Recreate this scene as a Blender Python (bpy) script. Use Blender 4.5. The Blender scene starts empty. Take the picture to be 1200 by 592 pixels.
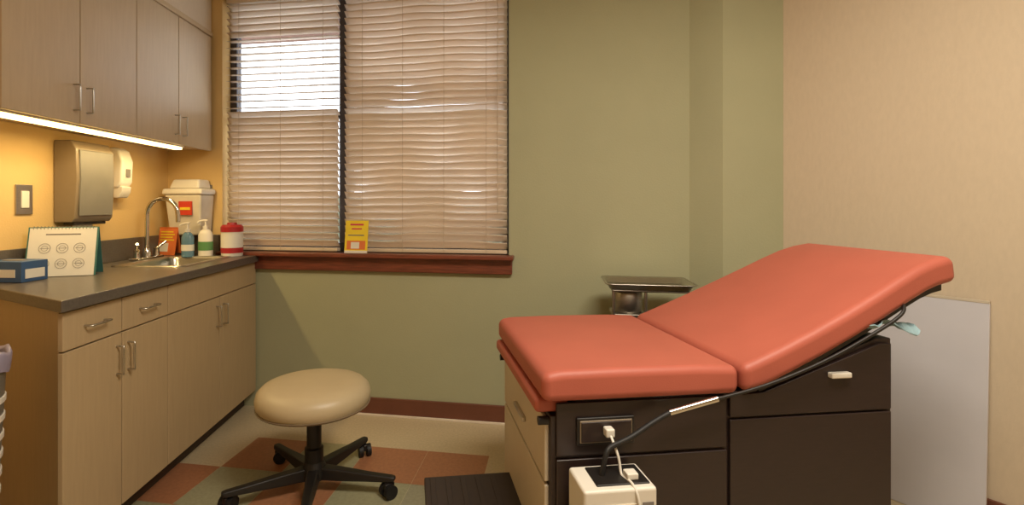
import bpy, bmesh, math, random
from mathutils import Vector, Matrix
random.seed(4)
sc = bpy.context.scene
COL = sc.collection
try:
    sc.view_settings.view_transform = 'Standard'
    sc.view_settings.look = 'None'
except Exception: pass

# ---------------------------------------------------------------- materials
def lin(c):
    out = []
    for v in c:
        v = v/255.0
        out.append(v/12.92 if v <= 0.04045 else ((v+0.055)/1.055)**2.4)
    return tuple(out)

def mat(name, rgb, rough=0.5, metal=0.0, var=0.08, scale=8.0, stretch=(1,1,1), bump=0.0, bscale=80.0,
        emit=None, estr=0.0, alpha=1.0, trans=0.0, coat=0.0, spec=0.5, translucent=0.0):
    m = bpy.data.materials.new(name); m.use_nodes = True
    nt = m.node_tree; N = nt.nodes; L = nt.links
    b = N['Principled BSDF']
    base = lin(rgb)
    tc = N.new('ShaderNodeTexCoord'); mp = N.new('ShaderNodeMapping')
    mp.inputs['Scale'].default_value = stretch
    L.new(tc.outputs['Object'], mp.inputs['Vector'])
    nz = N.new('ShaderNodeTexNoise'); nz.inputs['Scale'].default_value = scale; nz.inputs['Detail'].default_value = 4
    L.new(mp.outputs[0], nz.inputs['Vector'])
    cr = N.new('ShaderNodeValToRGB')
    cr.color_ramp.elements[0].position = 0.3; cr.color_ramp.elements[1].position = 0.7
    cr.color_ramp.elements[0].color = tuple(max(0, c*(1-var)) for c in base)+(1,)
    cr.color_ramp.elements[1].color = tuple(min(1, c*(1+var)) for c in base)+(1,)
    L.new(nz.outputs['Fac'], cr.inputs['Fac'])
    L.new(cr.outputs['Color'], b.inputs['Base Color'])
    b.inputs['Roughness'].default_value = rough
    b.inputs['Metallic'].default_value = metal
    b.inputs['Specular IOR Level'].default_value = spec
    b.inputs['Coat Weight'].default_value = coat
    b.inputs['Transmission Weight'].default_value = trans
    b.inputs['Alpha'].default_value = alpha
    if bump > 0:
        n2 = N.new('ShaderNodeTexNoise'); n2.inputs['Scale'].default_value = bscale; n2.inputs['Detail'].default_value = 3
        L.new(mp.outputs[0], n2.inputs['Vector'])
        bp = N.new('ShaderNodeBump'); bp.inputs['Strength'].default_value = bump; bp.inputs['Distance'].default_value = 0.004
        L.new(n2.outputs['Fac'], bp.inputs['Height']); L.new(bp.outputs[0], b.inputs['Normal'])
    if emit:
        b.inputs['Emission Color'].default_value = lin(emit)+(1,)
        b.inputs['Emission Strength'].default_value = estr
    if translucent > 0:
        t = N.new('ShaderNodeBsdfTranslucent'); L.new(cr.outputs['Color'], t.inputs['Color'])
        mx = N.new('ShaderNodeMixShader'); mx.inputs[0].default_value = translucent
        L.new(b.outputs[0], mx.inputs[1]); L.new(t.outputs[0], mx.inputs[2])
        L.new(mx.outputs[0], N['Material Output'].inputs['Surface'])
    return m

M = {}
M['green'] = mat('wall_paint_green', (168,167,134), .8, var=.03, scale=3, bump=.2, bscale=120)
M['yellow'] = mat('wall_paint_tan', (216,182,122), .75, var=.03, scale=3, bump=.2, bscale=120)
M['beige'] = mat('wallpaper_beige', (204,187,162), .85, var=.025, scale=70, stretch=(1,1,.35), bump=.2, bscale=160)
M['ceil'] = mat('ceiling_tile', (225,220,205), .9, bump=.3)
M['floor'] = mat('vinyl_floor_beige', (190,172,140), .35, var=.10, scale=90, bump=.03)
M['rust'] = mat('vinyl_tile_rust', (160,108,76), .4, var=.12, scale=70)
M['sage'] = mat('vinyl_tile_sage', (150,146,116), .4, var=.1, scale=70)
M['teal'] = mat('vinyl_tile_slate', (146,142,118), .4, var=.1, scale=70)
M['basebd'] = mat('baseboard_brown', (108,64,46), .5, var=.1)
M['lam'] = mat('laminate_tan', (178,154,118), .5, var=.04, scale=14, stretch=(6,6,.5))
M['lam2'] = mat('laminate_tan_upper', (178,155,122), .5, var=.04, scale=14, stretch=(6,6,.5))
M['kick'] = mat('toe_kick_dark', (60,45,35), .6)
M['counter'] = mat('countertop_charcoal', (92,84,76), .3, var=.15, scale=120)
M['steel'] = mat('brushed_steel', (190,185,175), .28, metal=1, var=.05, scale=40, stretch=(1,1,8))
M['steel2'] = mat('dull_steel', (158,152,142), .42, metal=1, var=.06, scale=40, stretch=(1,1,8))
M['chrome'] = mat('chrome', (215,212,205), .12, metal=1, var=.01)
M['sill'] = mat('stained_wood_sill', (118,60,42), .4, var=.35, scale=10, stretch=(1,12,12), coat=.2)
M['frame'] = mat('window_frame_bronze', (62,56,60), .45, var=.1)
M['slat'] = mat('blind_slat_cream', (226,209,188), .5, var=.03, scale=3, translucent=.25)
M['rail'] = mat('blind_rail_cream', (214,194,168), .5, var=.03, scale=3)
M['cord'] = mat('blind_cord', (190,170,140), .7)
M['vinyl'] = mat('upholstery_coral', (177,94,77), .48, var=.04, spec=.35, scale=6, bump=.1, bscale=260)
M['dark'] = mat('table_body_espresso', (43,31,29), .35, var=.12, scale=20, stretch=(1,1,8))
M['dark2'] = mat('table_gap_black', (18,14,13), .6)
M['cream'] = mat('drawer_front_cream', (196,183,162), .45, var=.03)
M['black'] = mat('black_plastic', (26,22,20), .45, var=.1)
M['rubber'] = mat('black_rubber', (20,18,18), .6)
M['treadm'] = mat('step_tread_rubber', (48,38,34), .7, var=.1)
M['grey'] = mat('grey_plastic', (120,116,108), .45)
M['smoke'] = mat('smoked_plastic', (132,116,94), .3, var=.06)
M['white'] = mat('white_plastic', (222,216,204), .4, var=.02)
M['paper'] = mat('white_paper', (222,218,208), .8, var=.02)
M['stoolv'] = mat('stool_vinyl_taupe', (188,170,136), .4, var=.04, bump=.1, bscale=250)
M['board'] = mat('white_panel', (202,200,206), .5, var=.02)
M['red'] = mat('label_red', (200,60,40), .5)
M['redcap'] = mat('cap_red', (165,30,36), .4)
M['orange'] = mat('card_orange', (215,115,60), .6)
M['yel'] = mat('sign_yellow', (232,204,50), .6)
M['pink'] = mat('sign_magenta', (200,60,80), .6)
M['blue'] = mat('glove_box_blue', (56,88,130), .5)
M['tealc'] = mat('calendar_teal', (60,112,104), .6)
M['ink'] = mat('ink_grey', (125,118,112), .8)
M['gel'] = mat('bottle_blue', (95,130,150), .25, var=.05)
M['glabel'] = mat('label_green', (90,140,86), .5)
M['tub'] = mat('container_translucent', (225,216,198), .3, alpha=.85)
M['bluepap'] = mat('drape_paper_blue', (140,168,175), .8, var=.1, bump=.6, bscale=30)
M['liner'] = mat('bin_liner_lilac', (150,142,165), .4)
M['bulb'] = mat('lamp_diffuser', (255,230,160), .5, emit=(255,218,135), estr=8)
M['panel'] = mat('ceiling_lamp_diffuser', (255,245,225), .5, emit=(255,236,205), estr=4)
M['brick'] = mat('exterior_brick', (110,80,66), .9, var=.2, scale=20)
M['ground'] = mat('exterior_ground', (90,95,75), .9, var=.2)
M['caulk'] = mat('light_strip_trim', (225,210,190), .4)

# glass
gm = bpy.data.materials.new('window_glass'); gm.use_nodes = True
gn = gm.node_tree.nodes; gl = gm.node_tree.links
gn.remove(gn['Principled BSDF'])
t_ = gn.new('ShaderNodeBsdfTransparent'); g_ = gn.new('ShaderNodeBsdfGlossy'); g_.inputs['Roughness'].default_value=.05
mx = gn.new('ShaderNodeMixShader'); mx.inputs[0].default_value=.06
gl.new(t_.outputs[0], mx.inputs[1]); gl.new(g_.outputs[0], mx.inputs[2]); gl.new(mx.outputs[0], gn['Material Output'].inputs['Surface'])
M['glass'] = gm

# ---------------------------------------------------------------- builders
def empty(name, mw=Matrix.Identity(4), parent=None):
    o = bpy.data.objects.new(name, None); o.empty_display_size = .1
    COL.objects.link(o)
    if parent: o.parent = parent
    o.matrix_local = mw
    return o

def finish(bm, name, m, parent=None, mw=None, bevel=0, seg=3, smooth=False, ang=40):
    me = bpy.data.meshes.new(name)
    bmesh.ops.recalc_face_normals(bm, faces=bm.faces)
    bm.to_mesh(me); bm.free()
    o = bpy.data.objects.new(name, me); COL.objects.link(o)
    ms = m if isinstance(m, (list, tuple)) else [m]
    for k in ms: me.materials.append(M[k])
    if parent: o.parent = parent
    if mw is not None: o.matrix_local = mw
    if bevel > 0:
        b = o.modifiers.new('bevel', 'BEVEL'); b.width = bevel; b.segments = seg; b.limit_method = 'ANGLE'; b.angle_limit = math.radians(ang)
    if smooth or bevel > 0:
        for p in me.polygons: p.use_smooth = True
        if bevel > 0:
            w = o.modifiers.new('wn', 'WEIGHTED_NORMAL'); w.keep_sharp = True
    return o

def box(p, name, lo, hi, m, bevel=0, mw=None, seg=3):
    c = [(a+b)/2 for a, b in zip(lo, hi)]; s = [abs(b-a) for a, b in zip(lo, hi)]
    bm = bmesh.new(); bmesh.ops.create_cube(bm, size=1)
    for v in bm.verts: v.co = Vector((v.co.x*s[0], v.co.y*s[1], v.co.z*s[2]))
    T = Matrix.Translation(c)
    if mw is not None: T = mw @ T
    return finish(bm, name, m, p, T, bevel, seg)

def prism(p, name, pts, z0, z1, m, bevel=0):
    bm = bmesh.new()
    a = [bm.verts.new((x, y, z0)) for x, y in pts]; b = [bm.verts.new((x, y, z1)) for x, y in pts]
    bm.faces.new(a[::-1]); bm.faces.new(b)
    n = len(pts)
    for i in range(n): bm.faces.new((a[i], a[(i+1)%n], b[(i+1)%n], b[i]))
    return finish(bm, name, m, p, None, bevel)

def profile_y(p, name, pts, y0, y1, m, bevel=0, seg=4, ang=40, ys1=None):
    bm = bmesh.new()
    a = [bm.verts.new((x, y0, z)) for x, z in pts]; b = [bm.verts.new((x, ys1(x) if ys1 else y1, z)) for x, z in pts]
    bm.faces.new(a); bm.faces.new(b[::-1])
    n = len(pts)
    for i in range(n): bm.faces.new((a[i], b[i], b[(i+1)%n], a[(i+1)%n]))
    return finish(bm, name, m, p, None, bevel, seg, ang=ang)

def lathe(p, name, prof, m, mw=None, n=40, sx=1, sy=1, smooth=True, bevel=0):
    bm = bmesh.new(); rings = []
    for r, z in prof:
        if r < 1e-5: rings.append([bm.verts.new((0, 0, z))])
        else: rings.append([bm.verts.new((r*sx*math.cos(2*math.pi*i/n), r*sy*math.sin(2*math.pi*i/n), z)) for i in range(n)])
    for a, b in zip(rings, rings[1:]):
        if len(a) == 1 and len(b) == 1: continue
        if len(a) == 1:
            for i in range(n): bm.faces.new((a[0], b[i], b[(i+1)%n]))
        elif len(b) == 1:
            for i in range(n): bm.faces.new((a[i], a[(i+1)%n], b[0]))
        else:
            for i in range(n): bm.faces.new((a[i], a[(i+1)%n], b[(i+1)%n], b[i]))
    o = finish(bm, name, m, p, mw, 0, smooth=smooth)
    if smooth:
        e = o.modifiers.new('es', 'EDGE_SPLIT'); e.split_angle = math.radians(38)
    return o

def cyl(p, name, a, b, r, m, r2=None, n=24, mw=None):
    a = Vector(a); b = Vector(b); d = b-a; L = d.length
    q = d.to_track_quat('Z', 'Y').to_matrix().to_4x4()
    r2 = r if r2 is None else r2
    T = Matrix.Translation(a) @ q
    if mw is not None: T = mw @ T
    return lathe(p, name, [(0,0),(r,0),(r2,L),(0,L)], m, T, n)

def tube(p, name, pts, r, m, smooth=True):
    cu = bpy.data.curves.new(name, 'CURVE'); cu.dimensions = '3D'; cu.bevel_depth = r; cu.bevel_resolution = 5; cu.use_fill_caps = True
    if smooth and len(pts) > 2:
        s = cu.splines.new('NURBS'); s.points.add(len(pts)-1); s.order_u = min(4, len(pts)); s.use_endpoint_u = True; s.resolution_u = 8
    else:
        s = cu.splines.new('POLY'); s.points.add(len(pts)-1)
    for i, q in enumerate(pts): s.points[i].co = (*q, 1)
    o = bpy.data.objects.new(name, cu); COL.objects.link(o); cu.materials.append(M[m])
    bpy.context.view_layer.update()
    dg = bpy.context.evaluated_depsgraph_get()
    me = bpy.data.meshes.new_from_object(o.evaluated_get(dg))
    bpy.data.objects.remove(o)
    o = bpy.data.objects.new(name, me); COL.objects.link(o)
    if not me.materials: me.materials.append(M[m])
    for f in me.polygons: f.use_smooth = True
    if p: o.parent = p
    return o

H = 1.2
# ---------------------------------------------------------------- room frame
XL = -1.867
k = .167; al = math.atan(k); ca, sa = math.cos(al), math.sin(al)
BW = Matrix(((ca, sa, 0, 0), (-sa, ca, 0, 2.835), (0, 0, 1, 0), (0, 0, 0, 1)))
def Dw(X): return 2.835-k*X
CZ = 2.6; YB = -1.3
tL = XL/ca
xr, yr = 1.125, Dw(1.125)
tR = xr/ca
TH = .14
w0, w1, z0w, z1w = -1.525, .205, .925, 2.47
bm = bmesh.new()
def addbox(bm, lo, hi, mi=0):
    vs = [bm.verts.new((x, y, z)) for x in (lo[0], hi[0]) for y in (lo[1], hi[1]) for z in (lo[2], hi[2])]
    for f in ((0,1,3,2),(4,6,7,5),(0,4,5,1),(2,3,7,6),(0,2,6,4),(1,5,7,3)):
        fc = bm.faces.new([vs[i] for i in f]); fc.material_index = mi
addbox(bm, (tL-.02, 0, 0), (w0, TH, CZ), 1)
addbox(bm, (w1, 0, 0), (tR, TH, CZ))
addbox(bm, (w0, 0, 0), (w1, TH, z0w))
addbox(bm, (w0, 0, z1w), (w1, TH, CZ))
finish(bm, 'wall_back', ['green', 'yellow'], None, BW)

prism(None, 'wall_left', [(XL, YB), (XL, Dw(XL)+.03), (XL-.12, Dw(XL)+.03), (XL-.12, YB)], 0, CZ, 'yellow')
cx, cy = 1.235, 2.52; ex, ey = 1.533, 2.52
prism(None, 'wall_chase', [(xr, yr), (cx, cy), (ex, ey), (ex+.02, ey+.3), (xr+.05, yr+.25)], 0, CZ, 'green')
kr = .62
def XR(d): return 1.533+kr*(2.52-d)
bx, by = XR(.4), .4
prism(None, 'wall_right', [(ex, ey), (bx, by), (bx, YB), (bx+.12, YB), (bx+.12, by+.05), (ex+.14, ey+.07)], 0, CZ, 'beige')
prism(None, 'wall_front', [(XL, YB), (bx, YB), (bx, YB-.12), (XL, YB-.12)], 0, CZ, 'beige')
room_poly = [(XL-.1, YB-.1), (bx+.1, YB-.1), (bx+.1, by+.05), (ex+.12, ey+.1), (xr+.08, yr+.1), (XL-.1, Dw(XL)+.12)]
floor = prism(None, 'floor', room_poly, -.05, 0, 'floor')
prism(None, 'ceiling', room_poly, CZ, CZ+.06, 'ceil')
W = Vector((ca, -sa)); Nn = Vector((sa, ca)); A0 = Vector((-1.1, 2.64))
cells = {(0,0):0,(1,0):1,(2,0):0,(3,0):0,(-1,1):0,(0,1):1,(1,1):0,(2,1):1,(3,1):2,(-1,2):1,(0,2):0,(1,2):2,(2,2):0,(3,2):1,(1,3):1,(2,3):0,(0,3):2}
bm = bmesh.new()
for (c, r), mi in cells.items():
    g = .0008; s = .3
    p0 = A0+W*(c*s+g)-Nn*(r*s+g); p1 = A0+W*((c+1)*s-g)-Nn*(r*s+g); p2 = A0+W*((c+1)*s-g)-Nn*((r+1)*s-g); p3 = A0+W*(c*s+g)-Nn*((r+1)*s-g)
    f = bm.faces.new([bm.verts.new((q.x, q.y, .0012)) for q in (p0, p1, p2, p3)]); f.material_index = mi
finish(bm, 'inlay_tiles', ['rust', 'sage', 'teal'], floor)

tc0 = -1.25/ca
box(None, 'baseboard_back', (tc0, -.014, 0), (tR, 0, .1), 'basebd', .003, BW)
box(None, 'trim_1', (-.72, -.024, 0), (tR-.02, -.0142, .012), 'caulk', .002, BW)  # thin pale strip along part of the baseboard foot
prism(None, 'baseboard_right', [(ex, ey), (bx, by), (bx-.014, by), (ex-.014, ey-.005)], 0, .11, 'basebd')
prism(None, 'baseboard_chase', [(cx, cy), (ex-.01, ey), (ex-.01, ey-.014), (cx-.01, cy-.014)], 0, .1, 'basebd')

# ---------------------------------------------------------------- window
win = empty('window_1', BW)
fy0, fy1 = .075, .125
tm = -.772; zr = 1.735
def fb(n, lo, hi): box(win, n, lo, hi, 'frame', .004)
fb('frame_left', (w0, fy0, z0w), (w0+.045, fy1, z1w)); fb('frame_right', (w1-.045, fy0, z0w), (w1, fy1, z1w))
fb('frame_bottom', (w0+.045, fy0, z0w), (w1-.045, fy1, z0w+.05)); fb('frame_top', (w0+.045, fy0, z1w-.05), (w1-.045, fy1, z1w))
fb('mullion', (tm-.035, fy0-.01, z0w+.05), (tm+.035, fy1, z1w-.05))
fb('meeting_rail_a', (w0+.045, fy0, zr-.02), (tm-.035, fy1, zr+.02)); fb('meeting_rail_b', (tm+.035, fy0, zr-.02), (w1-.045, fy1, zr+.02))
box(win, 'glass_a', (w0+.045, .099, z0w+.05), (tm-.035, .102, z1w-.05), 'glass')
box(win, 'glass_b', (tm+.035, .099, z0w+.05), (w1-.045, .102, z1w-.05), 'glass')
sill = empty('window_sill', BW)
box(sill, 'stool_board', (w0+.005, -.075, z0w-.024), (w1+.03, .07, z0w), 'sill', .006)
box(sill, 'apron', (w0+.02, -.03, z0w-.105), (w1+.02, -.001, z0w-.024), 'sill', .006)

def blind(t0, t1, idx):
    e = empty('window_blind', BW)
    pitch = .0405; wd = .05; yc = .034
    bm = bmesh.new(); NL = 36; NC = 4
    z = z0w+.05; i = 0
    while z < z1w-.06:
        if idx == 0:
            if zr+.015 < z: tilt = -5 if z < 2.2 else 24
            elif abs(z-zr) <= .022: tilt = 40
            else: tilt = 52
        else:
            tilt = 57 if z < zr-.02 else (34 if abs(z-zr) <= .022 else 40)
        ph = random.uniform(-1, 1)
        rows = []
        for a in range(NL+1):
            u = a/NL; t = t0+(t1-t0)*u
            wv = (math.sin(u*9.5+.25*i+idx*2)+.6*math.sin(u*17-.4*i+ph)) if idx == 1 else .5*math.sin(u*7+ph*2)
            amp = 6 if (idx == 1 and z < zr) else 3.0
            th = math.radians(tilt + amp*wv + ph*1.0)
            dz = .0026*wv*(1 if idx == 1 else .4)
            row = []
            for c in range(NC+1):
                s = c/NC-.5
                crown = .003*(1-4*s*s)
                yy = yc + s*wd*math.cos(th) - crown*math.sin(th)
                zz = z + dz - s*wd*math.sin(th) - crown*-math.cos(th)
                row.append(bm.verts.new((t, yy, zz)))
            rows.append(row)
        for a in range(NL):
            for c in range(NC):
                bm.faces.new((rows[a][c], rows[a+1][c], rows[a+1][c+1], rows[a][c+1]))
        z += pitch; i += 1
    o = finish(bm, 'slats', 'slat', e, None, smooth=True)
    so = o.modifiers.new('th', 'SOLIDIFY'); so.thickness = .0022
    box(e, 'bottom_rail', (t0, yc-.024, z0w+.003), (t1, yc+.024, z0w+.022), 'rail', .004)
    box(e, 'head_rail', (t0, yc-.028, z1w-.055), (t1, yc+.028, z1w-.004), 'rail', .004)
    n = 3 if idx == 0 else 4
    for j in range(n):
        t = t0+(t1-t0)*(.12+.76*j/(n-1))
        cyl(e, 'ladder_cord_%d' % (j+1), (t, yc-.028, z0w+.01), (t, yc-.028, z1w-.05), .0012, 'cord', n=8)
    if idx == 1:
        cyl(e, 'lift_cord', (t1-.05, yc-.034, 1.15), (t1-.05, yc-.034, z1w-.05), .0018, 'cord', n=8)
    return e
blind(w0+.02, tm-.024, 0)
blind(tm+.018, w1-.012, 1)

box(None, 'exterior_overhang', (-2.6, .2, 2.37), (1.6, .62, 2.47), 'brick', 0, BW)  # added slab outside, blocks the sky above the bright upper-left pane
box(None, 'exterior_hedge', (-6, 2.2, -.1), (6, 2.8, 1.3), 'ground', .2, BW)  # added block outside, dims the sky behind the lower slats

# ---------------------------------------------------------------- base cabinet
cf = -1.28
yb0 = 1.60
def yend(X): return yb0+(cf-X)*.577
cab = empty('base_cabinet')
def backY(X): return Dw(X)-.004
XLg = XL+.004
sx0, sx1, sy0, sy1 = -1.70, -1.38, 2.43, 2.90
prism(cab, 'carcass_near', [(cf-.02, yend(cf-.02)), (cf-.02, sy0-.03), (XLg, sy0-.03), (XLg, yend(XLg))], .1, .865, 'lam', .002)
prism(cab, 'carcass_sink_bay', [(cf-.02, sy0-.03), (cf-.02, sy1+.03), (XLg, sy1+.03), (XLg, sy0-.03)], .1, .70, 'lam')
box(cab, 'sink_bay_rail', (cf-.04, sy0-.03, .70), (cf-.02, sy1+.03, .865), 'lam')
prism(cab, 'carcass_far', [(cf-.02, sy1+.03), (cf-.02, backY(cf-.02)), (XLg, backY(XLg)), (XLg, sy1+.03)], .1, .865, 'lam', .002)
prism(cab, 'toe_kick', [(cf-.08, yend(cf-.08)+.02), (cf-.08, backY(cf-.08)), (XLg, backY(XLg)), (XLg, yend(XLg)+.02)], 0, .1, 'kick')
def front(n, a, b, z0, z1, g=.0025):
    box(cab, n, (cf-.018, a+g, z0+g), (cf, b-g, z1-g), 'lam', .0025)
ys = [1.60, 1.874, 2.158, 2.60, 3.036]
front('drawer_1', ys[0], ys[1], .735, .862); front('drawer_2', ys[1], ys[2], .735, .862)
front('door_1', ys[0], ys[1], .1, .735); front('door_2', ys[1], ys[2], .1, .735)
front('false_front', ys[2], ys[4], .735, .862)
front('door_3', ys[2], ys[3], .1, .735); front('door_4', ys[3], ys[4], .1, .735)
def pull(p, n, x, c, z, L, vert, m='steel'):
    r = .0038; d = .026
    if vert:
        pts = [(x, c, z-L/2), (x+d, c, z-L/2), (x+d, c, z-L/2+.012), (x+d, c, z+L/2-.012), (x+d, c, z+L/2), (x, c, z+L/2)]
    else:
        pts = [(x, c-L/2, z), (x+d, c-L/2, z), (x+d, c-L/2+.012, z), (x+d, c+L/2-.012, z), (x+d, c+L/2, z), (x, c+L/2, z)]
    tube(p, n, pts, r, m, smooth=False)
pull(cab, 'pull_1', cf, (ys[0]+ys[1])/2, .80, .09, False); pull(cab, 'pull_2', cf, (ys[1]+ys[2])/2, .80, .09, False)
pull(cab, 'pull_3', cf, ys[1]-.03, .64, .1, True); pull(cab, 'pull_4', cf, ys[1]+.03, .64, .1, True)
pull(cab, 'pull_5', cf, ys[3]-.035, .64, .1, True); pull(cab, 'pull_6', cf, ys[3]+.035, .64, .1, True)

ct = empty('countertop')
cfx = -1.256; zc0, zc1 = .867, .905
prism(ct, 'slab_near', [(cfx, yend(cfx)-.02), (cfx, sy0), (XLg, sy0), (XLg, yend(XLg)-.02)], zc0, zc1, 'counter', .004)
box(ct, 'slab_front', (sx1, sy0, zc0), (cfx, sy1, zc1), 'counter')
box(ct, 'slab_rear', (XLg, sy0, zc0), (sx0, sy1, zc1), 'counter')
prism(ct, 'slab_far', [(cfx, sy1), (cfx, backY(cfx)), (XLg, backY(XLg)), (XLg, sy1)], zc0, zc1, 'counter')
box(ct, 'backsplash', (XLg, yend(XLg), zc1), (XLg+.018, backY(XLg)-.02, 1.02), 'counter', .003)
box(ct, 'backsplash_return', (tL+.03, -.022, zc1), (w0-.01, -.004, 1.02), 'counter', .003, BW)

# sink
sk = empty('sink')
bm = bmesh.new()
def ring(x0, x1, y0, y1, z, r=.04, n=5):
    out = []
    for (cx_, cy_, a0) in ((x1-r, y1-r, 0), (x0+r, y1-r, 90), (x0+r, y0+r, 180), (x1-r, y0+r, 270)):
        for i in range(n+1):
            a = math.radians(a0+90*i/n); out.append(bm.verts.new((cx_+r*math.cos(a), cy_+r*math.sin(a), z)))
    return out
rg = [ring(sx0-.02, sx1+.02, sy0-.02, sy1+.02, zc1+.001), ring(sx0-.018, sx1+.018, sy0-.018, sy1+.018, zc1+.006), ring(sx0+.008, sx1-.008, sy0+.008, sy1-.008, zc1+.005),
      ring(sx0+.014, sx1-.014, sy0+.014, sy1-.014, zc1-.01), ring(sx0+.025, sx1-.025, sy0+.025, sy1-.025, zc1-.15), ring(sx0+.06, sx1-.06, sy0+.06, sy1-.06, zc1-.165)]
for a, b in zip(rg, rg[1:]):
    n = len(a)
    for i in range(n): bm.faces.new((a[i], a[(i+1)%n], b[(i+1)%n], b[i]))
bm.faces.new(rg[-1])
finish(bm, 'basin', 'steel', sk, None, smooth=True)
lathe(sk, 'drain', [(0,0),(.035,0),(.04,.004),(.028,.005),(0,.003)], 'chrome', Matrix.Translation(((sx0+sx1)/2, (sy0+sy1)/2, zc1-.165)))
fx, fy = -1.765, 2.78
fa = empty('faucet', Matrix.Translation((fx, fy, zc1)))
box(fa, 'deck_plate', (-.03, -.11, .001), (.03, .11, .014), 'chrome', .006)
lathe(fa, 'spout_base', [(0,.014),(.024,.014),(.022,.04),(.014,.06),(0,.06)], 'chrome')
pts = [(0,0,.05),(0,0,.16),(0,0,.24)]
for i in range(0, 9):
    a = math.pi-math.pi*i/8; pts.append((.085+.085*math.cos(a), 0, .245+.085*math.sin(a)))
pts.append((.17,0,.20))
tube(fa, 'gooseneck', pts, .012, 'chrome')
for s in (-1, 1):
    lathe(fa, 'handle_base_%s' % ('a' if s < 0 else 'b'), [(0,.014),(.018,.014),(.014,.045),(.016,.055),(0,.06)], 'chrome', Matrix.Translation((0, .085*s, 0)))
    tube(fa, 'lever_%s' % ('a' if s < 0 else 'b'), [(0,.085*s,.052),(.01,.1*s,.065),(.03,.125*s,.09)], .007, 'chrome')

# ---------------------------------------------------------------- upper cabinet
ux = -1.563; uz0, uz1 = 1.522, 2.215; uy0 = 1.70; uy1 = 3.075
up = empty('wall_cabinet')
prism(up, 'carcass', [(XLg, uy0), (ux-.02, uy0), (ux-.02, backY(ux)), (XLg, backY(XLg))], uz0+.01, uz1, 'lam2', .002)
for i in range(4):
    a = uy0+(uy1-uy0)*i/4; b = uy0+(uy1-uy0)*(i+1)/4
    box(up, 'door_%d' % (i+1), (ux-.019, a+.002, uz0), (ux, b-.002, uz1-.01), 'lam2', .0025)
st = (uy1-uy0)/4
for i, y in enumerate((uy0+st-.035, uy0+st+.035, uy0+3*st-.035, uy0+3*st+.035)):
    pull(up, 'pull_%d' % (i+1), ux, y, uz0+.1, .1, True)
box(up, 'crown_strip', (ux-.02, uy0, uz1-.008), (ux+.008, uy1, uz1+.02), 'lam', .003)
box(up, 'filler', (ux-.03, uy1, uz0+.005), (ux-.012, uy1+.018, uz1), 'kick', .001)
prism(None, 'wall_soffit', [(XLg, uy0), (ux-.01, uy0), (ux-.01, backY(ux)), (XLg, backY(XLg))], uz1+.021, CZ-.001, 'beige')
ul = empty('under_cabinet_light')
box(ul, 'housing', (ux-.075, uy0+.02, uz0-.008), (ux-.022, 2.82, uz0+.009), 'white', .002)
box(ul, 'diffuser', (ux-.072, uy0+.03, uz0-.02), (ux-.026, 2.81, uz0-.008), 'bulb', .004)

# paper towel dispenser
pt = empty('paper_towel_dispenser', Matrix.Translation((XL, 2.40, 1.12)))
profile = [(.003,0),(.085,0),(.1,.02),(.11,.2),(.105,.33),(.08,.37),(.003,.37)]
profile_y(pt, 'shell', profile, -.12, .12, 'smoke', .006)
profile_y(pt, 'front_cover', [(.105,.03),(.109,.03),(.117,.2),(.112,.325),(.106,.33)], -.105, .105, 'grey', .002)
box(pt, 'chute', (.03, -.1, -.012), (.08, .1, 0), 'black', .003)
box(pt, 'towel_sheet', (.05, -.07, -.07), (.052, .05, -.005), 'paper')
sd = empty('soap_dispenser', Matrix.Translation((XL, 2.67, 1.235)))
profile_y(sd, 'body', [(.003,.05),(.05,.05),(.07,.08),(.075,.19),(.055,.245),(.03,.26),(.003,.26)], -.045, .045, 'white', .012)
profile_y(sd, 'push_bar', [(.02,0),(.05,.0),(.067,.03),(.07,.06),(.02,.06)], -.035, .035, 'white', .006)
box(sd, 'level_window', (.0735, -.015, .11), (.0775, .015, .15), 'ink', .001)
sw = empty('light_switch', Matrix.Translation((XL, 2.13, 1.222)))
box(sw, 'plate', (.001, -.04, -.062), (.007, .04, .062), 'steel', .002)
box(sw, 'rocker', (.006, -.018, -.035), (.011, .018, .035), 'paper', .001)
box(sw, 'rocker_gap', (.0062, -.021, -.038), (.0075, .021, .038), 'ink', 0)

# sharps container
sh = empty('sharps_container', BW @ Matrix.Translation((-1.69, -.002, 1.02)))
def taper(p, name, w0_, w1_, d0, d1, z0, z1, m, bev=.012):
    bm = bmesh.new(); v = []
    for w_, d_, z_ in ((w0_, d0, z0), (w1_, d1, z1)):
        v += [bm.verts.new(q) for q in ((-w_/2, -d_, z_), (w_/2, -d_, z_), (w_/2, -.006, z_), (-w_/2, -.006, z_))]
    for f in ((3,2,1,0),(4,5,6,7),(0,1,5,4),(1,2,6,5),(2,3,7,6),(3,0,4,7)): bm.faces.new([v[i] for i in f])
    return finish(bm, name, m, p, None, bev)
taper(sh, 'tub', .2, .24, .11, .13, 0, .24, 'tub')
taper(sh, 'lid', .265, .255, .14, .135, .24, .275, 'white')
taper(sh, 'lid_hood', .2, .17, .12, .10, .275, .33, 'white')
box(sh, 'biohazard_label', (-.02, -.134, .12), (.065, -.128, .20), 'red', 0)
box(sh, 'label_strip', (-.01, -.1358, .15), (.055, -.134, .165), 'yel', 0)
box(sh, 'bracket', (-.1, -.006, -.02), (.1, .0, .3), 'grey', .002)
def at(px, d): return ((px-553)/600*d, d, zc1)
wx, wy, _ = at(272, 2.95)
wc = empty('wipes_canister', Matrix.Translation((wx, wy, zc1)))
lathe(wc, 'body', [(0,.001),(.056,.001),(.058,.006),(.058,.14),(0,.14)], 'white')
lathe(wc, 'label', [(.0585,.03),(.0592,.03),(.0592,.12),(.0585,.12)], 'paper')
lathe(wc, 'red_band', [(.0593,.02),(.0597,.02),(.0597,.05),(.0593,.05)], 'redcap')
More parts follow.
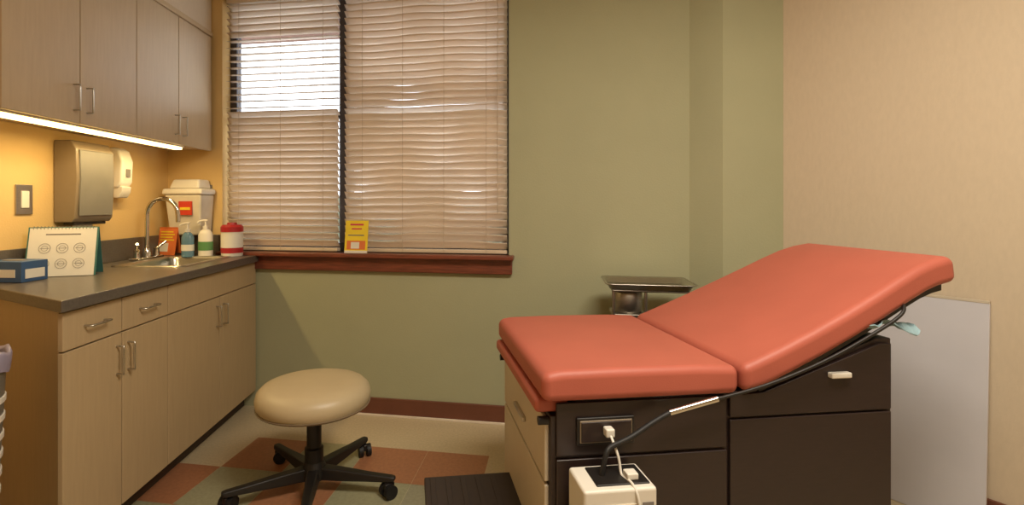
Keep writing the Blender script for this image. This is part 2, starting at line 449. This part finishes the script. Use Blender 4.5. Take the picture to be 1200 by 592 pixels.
lathe(wc, 'cap', [(0,.14),(.061,.14),(.061,.168),(.05,.18),(0,.182)], 'redcap')
lathe(wc, 'flip_lid', [(0,.18),(.028,.18),(.025,.192),(0,.194)], 'redcap')
def pump(name, px, d, m, lab, h=.13, w=.036):
    x, y, _ = at(px, d)
    e = empty(name, Matrix.Translation((x, y, zc1)))
    lathe(e, 'bottle', [(0,.001),(w,.001),(w,.01),(w,h-.03),(w*.7,h-.008),(.014,h),(0,h)], m, sx=1, sy=.75)
    lathe(e, 'label', [(w+.0006,.035),(w+.0012,.035),(w+.0012,h-.07),(w+.0006,h-.07)], lab, sx=1, sy=.75)
    lathe(e, 'collar', [(0,h),(.015,h),(.015,h+.018),(.006,h+.02),(.005,h+.045),(0,h+.045)], 'white')
    tube(e, 'nozzle', [(.012,0,h+.05),(-.01,0,h+.052),(-.035,0,h+.048),(-.045,0,h+.036)], .006, 'white')
pump('hand_sanitizer_bottle', 241, 2.93, 'white', 'glabel', .155, .04)
pump('soap_bottle', 220, 2.90, 'gel', 'paper', .14, .034)
x, y, _ = at(194, 2.99)
cd = empty('orange_notice_card', Matrix.Translation((x, y, zc1)) @ Matrix.Rotation(math.radians(-12), 4, 'Z'))
tl = Matrix.Translation((0,0,.001)) @ Matrix.Rotation(math.radians(-10), 4, 'X')
box(cd, 'face', (-.062, -.001, 0), (.062, .001, .16), 'orange', 0, tl)
box(cd, 'white_block', (-.05, -.002, .02), (.01, -.0011, .07), 'paper', 0, tl)
for j in range(4): box(cd, 'text_%d' % j, (-.05, -.002, .085+.016*j), (.045-.012*(j % 2), -.0011, .092+.016*j), 'yel', 0, tl)
box(cd, 'back_leg', (-.062, .052, 0), (.062, .054, .155), 'orange', 0, Matrix.Translation((0,0,.001)) @ Matrix.Rotation(math.radians(10), 4, 'X'))

# desk calendar chart
dc = empty('desk_flip_chart', Matrix.Translation((-1.705, 2.14, zc1)) @ Matrix.Rotation(math.radians(20), 4, 'Z') @ Matrix.Scale(.86, 4))
tl = Matrix.Translation((0,-.05,.002)) @ Matrix.Rotation(math.radians(-14), 4, 'X')
box(dc, 'page', (-.135, -.002, 0), (.135, .001, .235), 'paper', 0, tl)
box(dc, 'cover_edge', (-.142, .0015, 0), (.142, .004, .24), 'tealc', 0, tl)
tb = Matrix.Translation((0,.067,.002)) @ Matrix.Rotation(math.radians(14), 4, 'X')
box(dc, 'back_cover', (-.142, 0, 0), (.142, .003, .238), 'tealc', 0, tb)
for j in range(18):
    bmx = tl @ Matrix.Translation((-.12+.24*j/17, .0, .236))
    o = tube(dc, 'spiral_%d' % j, [(0, .007*math.cos(a), .007*math.sin(a)) for a in [q*math.pi/4 for q in range(9)]], .0012, 'ink', smooth=False)
    o.matrix_local = bmx
for r_ in range(2):
    for c_ in range(3):
        cxp = -.07+.07*c_; czp = .06+.075*r_
        q = tl @ Matrix.Translation((cxp, -.0028, czp)) @ Matrix.Rotation(math.radians(90), 4, 'X')
        lathe(dc, 'figure_ring_%d%d' % (r_, c_), [(.0225,0),(.024,0),(.024,.0008),(.0225,.0008),(.0225,0)], 'ink', q, 20)
        lathe(dc, 'figure_core_%d%d' % (r_, c_), [(.012,0),(.013,0),(.013,.0008),(.012,.0008),(.012,0)], 'ink', q, 16)
        box(dc, 'figure_bar_%d%d' % (r_, c_), (cxp-.018, -.0032, czp-.0008), (cxp+.018, -.0024, czp+.0008), 'ink', 0, tl)
box(dc, 'title', (-.07, -.0028, .2), (.07, -.0021, .206), 'ink', 0, tl)
gb = empty('glove_box', Matrix.Translation((-1.772, 1.985, zc1)) @ Matrix.Rotation(math.radians(-5), 4, 'Z'))
box(gb, 'carton', (-.085, -.055, .001), (.085, .055, .08), 'blue', .002)
box(gb, 'front_label', (-.06, -.0565, .02), (.06, -.055, .05), 'paper', 0)
box(gb, 'end_label', (.085, -.04, .015), (.0862, .04, .05), 'paper', 0)
lathe(gb, 'opening', [(0,0),(.03,0),(.03,.0015),(0,.0015)], 'ink', Matrix.Translation((0,0,.08)), sx=1.6, sy=.8)

sg = empty('sill_notice_sign', BW @ Matrix.Translation((-.66, -.045, z0w)))
tl = Matrix.Translation((0,0,.001)) @ Matrix.Rotation(math.radians(-8), 4, 'X')
box(sg, 'card', (-.068, -.0015, 0), (.068, .0015, .185), 'yel', 0, tl)
box(sg, 'photo_block', (-.055, -.0025, .02), (.055, -.0016, .07), 'orange', 0, tl)
box(sg, 'photo_inset', (-.03, -.0032, .025), (.02, -.0026, .062), 'paper', 0, tl)
box(sg, 'text_1', (-.04, -.0025, .157), (.04, -.0016, .167), 'pink', 0, tl)
box(sg, 'text_2', (-.03, -.0025, .134), (.03, -.0016, .142), 'pink', 0, tl)
box(sg, 'text_3', (-.05, -.0025, .098), (.045, -.0016, .104), 'ink', 0, tl)
box(sg, 'footer', (-.068, -.0025, 0), (.068, -.0016, .014), 'paper', 0, tl)
box(sg, 'foot', (-.05, 0, .0), (.05, .05, .003), 'paper', 0)

# ---------------------------------------------------------------- stool
so_ = empty('rolling_stool', Matrix.Translation((-.664, 2.155, 0)))
R = .234; hz = .008
lathe(so_, 'seat_cushion', [(r_, z_+hz) for r_, z_ in [(0,.352),(R-.03,.352),(R-.012,.358),(R-.002,.375),(R,.395),(R-.006,.418),(R-.025,.437),(R-.06,.447),(R-.12,.452),(0,.455)]], 'stoolv', n=64)
lathe(so_, 'seat_piping', [(R-.012,.352+hz),(R-.004,.356+hz),(R-.001,.362+hz),(R-.012,.362+hz)], 'smoke', n=64)
lathe(so_, 'seat_plate', [(0,.345),(.09,.345),(.13,.3595),(0,.3595)], 'black')
lathe(so_, 'gas_cover', [(0,.08),(.038,.08),(.038,.18),(.03,.185),(.03,.28),(.022,.285),(.022,.346),(0,.346)], 'black')
lathe(so_, 'hub', [(0,.055),(.05,.055),(.055,.08),(.045,.11),(.039,.125),(0,.125)], 'black')
tube(so_, 'height_lever', [(.03,-.02,.34),(.09,-.06,.335),(.13,-.08,.332)], .005, 'black')
for i, a in enumerate((-8, 64, 136, 208, 280)):
    A = Matrix.Rotation(math.radians(a), 4, 'Z')
    bm = bmesh.new(); secs = []
    for x, hw, zt, zb in ((.03,.03,.105,.056),(.12,.026,.1,.056),(.24,.021,.09,.06),(.335,.019,.084,.062),(.352,.014,.082,.066)):
        secs.append([bm.verts.new(q) for q in ((x,-hw,zb),(x,hw,zb),(x,hw*.75,zt),(x,-hw*.75,zt))])
    for s, t in zip(secs, secs[1:]):
        for j in range(4): bm.faces.new((s[j], s[(j+1)%4], t[(j+1)%4], t[j]))
    bm.faces.new(secs[0]); bm.faces.new(secs[-1][::-1])
    finish(bm, 'leg_%d' % (i+1), 'black', so_, A, .006)
    tip = A @ Vector((.335, 0, 0))
    ra = Matrix.Translation(tip) @ Matrix.Rotation(math.radians(a+50), 4, 'Z')
    cyl(so_, 'caster_stem_%d' % (i+1), (0,0,.04), (0,0,.07), .007, 'steel', n=12, mw=ra)
    for s in (-1, 1):
        cyl(so_, 'caster_wheel_%d%s' % (i+1, 'a' if s < 0 else 'b'), (-.014, s*.009, .0285), (-.014, s*.028, .0285), .028, 'rubber', mw=ra)
    box(so_, 'caster_hood_%d' % (i+1), (-.034,-.01,.03), (.012,.01,.06), 'black', .006, mw=ra)

# ---------------------------------------------------------------- exam table
th = math.radians(7)
ET = Matrix.Translation((.19, 1.37, 0)) @ Matrix.Rotation(th, 4, 'Z')
et = empty('exam_table', ET)
Wd = .70
profile_y(et, 'seat_pad', [(0,.665),(.57,.665),(.57,.744),(.45,.75),(.2,.752),(.05,.75),(0,.742)], 0, Wd, 'vinyl', .024, 5)
profile_y(et, 'leg_rest_pad', [(-.01,.622),(.085,.622),(.085,.664),(-.01,.664)], .045, Wd-.015, 'vinyl', .014, 4)
tp = [(.577,.742),(.62,.757),(.7,.790),(.8,.835),(.9,.884),(1.0,.937),(1.08,.982),(1.14,1.014),(1.19,1.034),(1.235,1.045),(1.262,1.046)]
bt = []
for i, (s, z) in enumerate(tp):
    a = tp[max(0, i-1)]; b = tp[min(len(tp)-1, i+1)]
    dx, dz = b[0]-a[0], b[1]-a[1]; l = math.hypot(dx, dz)
    tk = .082
    bt.append((s+dz/l*tk*.9, z-dx/l*tk))
bt[0] = (.582, .665)
bt[-1] = (1.272, .968)
def farv(s):
    u = max(0, min(1, (s-.6)/.67)); return Wd-.15*u**1.8
profile_y(et, 'back_pad', tp+bt[::-1], 0, Wd, 'vinyl', .024, 5, ang=50, ys1=farv)
fr = [(s, z-.002) for s, z in bt[1:-1]]
fr2 = [(s, z-.022) for s, z in fr]
profile_y(et, 'back_frame', fr+fr2[::-1], .03, Wd-.17, 'black', .002)
profile_y(et, 'body', [(.03,.07),(1.08,.07),(1.08,.80),(1.03,.80),(.64,.662),(.1,.662),(.1,.618),(.03,.618)], .035, Wd-.035, 'dark', .004)
box(et, 'plinth', (.07,.08,.0), (1.04,Wd-.08,.07), 'black')
for nme, a, b, z0, z1 in (('side_panel_1', .045, .545, .09, .5), ('side_panel_2', .555, 1.07, .09, .585)):
    box(et, nme, (a, .024, z0), (b, .036, z1), 'dark', .003)
box(et, 'apron_panel', (.045, .026, .508), (.545, .036, .655), 'dark', .003)
profile_y(et, 'side_drawer', [(.555,.592),(1.07,.592),(1.07,.787),(1.03,.787),(.66,.66),(.555,.655)], .024, .036, 'dark', .003)
box(et, 'drawer_pull', (.86,.006,.695), (.925,.025,.711), 'white', .004)
box(et, 'outlet_plate', (.1,.017,.54), (.265,.027,.615), 'black', .003)
box(et, 'outlet_plate_inset', (.108,.014,.547), (.257,.018,.608), 'smoke', .002)
box(et, 'outlet_socket', (.111,.011,.55), (.254,.015,.605), 'dark', .002)
box(et, 'foot_door', (.018,.05,.1), (.031,Wd-.05,.42), 'cream', .004)
box(et, 'foot_drawer', (.018,.05,.43), (.031,Wd-.05,.605), 'cream', .004)
box(et, 'foot_drawer_pull', (.006,.28,.5), (.019,.42,.515), 'steel', .003)
for j, yy in enumerate((.045, Wd-.06)):
    cyl(et, 'stirrup_socket_%d' % (j+1), (.0, yy+.008, .6), (.03, yy+.008, .6), .012, 'black')
st_ = empty('pull_out_step', Matrix.Identity(4), et)
box(st_, 'tread', (-.3,.14,.165), (.03,.56,.195), 'treadm', .006)
box(st_, 'side_a', (-.28,.15,.0), (.02,.165,.165), 'black', .002)
box(st_, 'side_b', (-.28,.535,.0), (.02,.55,.165), 'black', .002)
box(st_, 'riser', (-.285,.15,.02), (-.27,.55,.165), 'black', .002)
for j in range(5): box(st_, 'grip_%d' % j, (-.28+.055*j,.16,.195), (-.262+.055*j,.54,.198), 'treadm', .001)
# drape paper
bm = bmesh.new(); NX, NY = 20, 12; g = []
for i in range(NX+1):
    row = []
    for j in range(NY+1):
        u = i/NX; v = j/NY
        row.append(bm.verts.new((.90+.26*u+.01*math.sin(v*9), .012+.3*v+.012*math.sin(u*13), .835+.012*math.sin(u*13+v*4)+.01*math.sin(v*15+u*6)+random.uniform(-.004,.004)+.018*math.sin(u*3.1)*(1-v)-.03*max(0,u-.8)*3)))
    g.append(row)
for i in range(NX):
    for j in range(NY): bm.faces.new((g[i][j], g[i+1][j], g[i+1][j+1], g[i][j+1]))
o = finish(bm, 'drape_paper', 'bluepap', et, None)
so2 = o.modifiers.new('th', 'SOLIDIFY'); so2.thickness = .003

# device + cords
dv = empty('power_unit', ET @ Matrix.Translation((.155, -.125, .28)))
box(dv, 'case', (-.085, 0, 0), (.105, .125, .215), 'white', .008)
box(dv, 'top_inset', (-.045, .018, .213), (.095, .11, .219), 'black', .004)
box(dv, 'front_panel', (-.065,-.004,.02), (.055,.002,.18), 'cream', .003)
for j in range(7): box(dv, 'vent_%d' % j, (.066,-.0015,.03+.023*j), (.095,.001,.042+.023*j), 'ink', 0)
lathe(dv, 'knob', [(0,0),(.014,0),(.012,.012),(0,.012)], 'black', Matrix.Translation((-.02,-.004,.06)) @ Matrix.Rotation(math.radians(90), 4, 'X'))
box(dv, 'mount_bracket', (-.03,.124,.05), (.04,.1489,.12), 'steel', .001)
box(dv, 'plug_block', (.04,.03,.219), (.07,.06,.235), 'white', .003)
pw = empty('cord_and_plug', Matrix.Translation((-.155, .125, -.28)), dv)
box(pw, 'plug', (.17,-.018,.572), (.195,.010,.596), 'white', .005)
tube(pw, 'cord', [(.183,-.015,.578),(.183,-.04,.565),(.195,-.05,.53),(.19,-.06,.49),(.20,-.10,.505),(.205,-.131,.49),(.212,-.135,.44),(.205,-.139,.38),(.18,-.141,.35),(.21,-.141,.33),(.23,-.141,.38)], .0035, 'white')
tube(pw, 'black_hose', [(.14,-.06,.497),(.15,-.06,.55),(.16,-.05,.565),(.20,-.04,.57),(.25,-.03,.585),(.31,-.02,.618),(.36,-.015,.635)], .007, 'rubber')
ac = empty('support_arm', Matrix.Identity(4), et)
tube(ac, 'steel_sleeve', [(.35,-.015,.632),(.49,-.015,.663)], .0085, 'chrome', smooth=False)
tube(ac, 'arm_rod', [(.48,-.015,.662),(.58,-.014,.678),(.7,-.013,.71),(.85,-.012,.765),(.98,-.012,.83),(1.06,-.012,.872),(1.09,-.008,.90),(1.1,.03,.915)], .005, 'black')

# ---------------------------------------------------------------- instrument stand
ms = empty('instrument_stand', Matrix.Translation((.825, 2.42, 0)) @ Matrix.Rotation(-al, 4, 'Z'))
bm = bmesh.new()
def rr(hx, hy, z):
    r = .03; out = []
    for (sx_, sy_, a0) in ((1,1,0),(-1,1,90),(-1,-1,180),(1,-1,270)):
        for i in range(5):
            a = math.radians(a0+90*i/4); out.append(bm.verts.new((sx_*(hx-r)+r*math.cos(a), sy_*(hy-r)+r*math.sin(a), z)))
    return out
rg = [rr(.2,.14,.838), rr(.2,.14,.842), rr(.186,.126,.838), rr(.176,.116,.816), rr(.168,.108,.814)]
for a, b in zip(rg, rg[1:]):
    for i in range(len(a)): bm.faces.new((a[i], a[(i+1)%len(a)], b[(i+1)%len(a)], b[i]))
bm.faces.new(rg[-1])
o = finish(bm, 'tray', 'steel', ms, None, smooth=True); so2 = o.modifiers.new('th', 'SOLIDIFY'); so2.thickness = .002
tube(ms, 'tray_frame', [(-.165,-.11,.808),(.165,-.11,.808),(.165,.11,.808),(-.165,.11,.808),(-.165,-.11,.808)], .005, 'steel2', smooth=False)
lathe(ms, 'canister', [(0,.70),(.06,.70),(.066,.71),(.066,.79),(.06,.80),(0,.80)], 'steel2', Matrix.Translation((-.09,-.03,0)))
for j, (x, y) in enumerate(((-.162,-.105),(-.02,-.105))):
    cyl(ms, 'upright_%d' % (j+1), (x, y, .05), (x, y, .806), .007, 'steel2')
box(ms, 'canister_bracket', (-.165,-.105,.685), (-.015,.05,.70), 'steel2', .003)
box(ms, 'foot_bar', (-.17,-.115,.03), (.17,-.095,.055), 'steel2', .004)
box(ms, 'cross_foot_a', (-.172,-.13,.0), (-.152,.13,.03), 'steel2', .004)
box(ms, 'cross_foot_b', (.152,-.13,.0), (.172,.13,.03), 'steel2', .004)

# ---------------------------------------------------------------- leaning white panel
d1, d0 = 1.9, 2.32
pA = Vector((XR(d0), d0, 0)); pB = Vector((XR(d1), d1, 0))
dirx = (pB-pA).normalized(); nrm = Vector((-dirx.y, dirx.x, 0))
if nrm.x > 0: nrm = -nrm
L_ = (pB-pA).length
PM = Matrix.Translation(pA+nrm*.075) @ Matrix(((dirx.x, nrm.x, 0, 0), (dirx.y, nrm.y, 0, 0), (0, 0, 1, 0), (0, 0, 0, 1)))
lean = empty('leaning_white_panel', PM @ Matrix.Rotation(math.radians(3.6), 4, 'X'))
box(lean, 'sheet', (0, -.006, .001), (L_+.01, .006, .845), 'board', .002)
box(lean, 'edge_trim_top', (0, -.0075, .837), (L_+.01, .0075, .847), 'cream', .001)

# ---------------------------------------------------------------- waste bin
wb = empty('waste_bin', Matrix.Translation((-1.46, 1.40, 0)))
lathe(wb, 'bucket', [(0,.002),(.105,.002),(.14,.75),(.146,.76),(.138,.76),(.102,.02),(0,.02)], 'grey', n=40)
bm = bmesh.new(); rings = []
for r_, z_ in ((.147,.725),(.150,.75),(.151,.77),(.146,.782),(.136,.77),(.13,.67)):
    rings.append([bm.verts.new(((r_+.003*math.sin(i*3.1))*math.cos(2*math.pi*i/60), (r_+.003*math.sin(i*3.1))*math.sin(2*math.pi*i/60), z_+.006*math.sin(i*.9))) for i in range(60)])
for a, b in zip(rings, rings[1:]):
    for i in range(60): bm.faces.new((a[i], a[(i+1)%60], b[(i+1)%60], b[i]))
finish(bm, 'liner', 'liner', wb, None, smooth=True)
for j in range(12): lathe(wb, 'rib_%d' % j, [(.107+.0024*j,.05+.053*j),(.1125+.0024*j,.054+.053*j),(.1125+.0024*j,.068+.053*j),(.107+.0024*j,.072+.053*j)], 'white')

# ---------------------------------------------------------------- lights
def area(name, loc, rot, sx_, sy_, e, col, parent=None):
    l = bpy.data.lights.new(name, 'AREA'); l.shape = 'RECTANGLE'; l.size = sx_; l.size_y = sy_; l.energy = e; l.color = col
    o = bpy.data.objects.new(name, l); COL.objects.link(o); o.location = loc; o.rotation_euler = rot
    if parent: o.parent = parent
    return o
cl = empty('ceiling_light')
box(cl, 'troffer', (.1,.35,CZ-.03), (1.4,1.0,CZ-.001), 'white', .005)
box(cl, 'diffuser', (.14,.39,CZ-.036), (1.36,.96,CZ-.03), 'panel', 0)
area('troffer_lamp', (.75, .675, CZ-.045), (0,0,0), 1.2, .55, 58, (1,.915,.77), cl)
area('under_cabinet_lamp', (ux-.05, 2.25, uz0-.024), (0,0,0), .04, 1.05, 5.6, (1,.73,.33), ul)

wd = bpy.data.worlds.new('overcast_sky'); sc.world = wd; wd.use_nodes = True
bg = wd.node_tree.nodes['Background']; bg.inputs['Color'].default_value = (.9,.94,1,1); bg.inputs['Strength'].default_value = 4.0

# ---------------------------------------------------------------- camera
cam = bpy.data.cameras.new('camera'); co = bpy.data.objects.new('camera', cam); COL.objects.link(co)
co.location = (0, 0, H); co.rotation_euler = (math.radians(90), 0, 0)
cam.sensor_width = 36; cam.lens = 18.0; cam.sensor_fit = 'HORIZONTAL'
cam.shift_x = 47/1200; cam.shift_y = -56/1200; cam.clip_start = .02
sc.camera = co
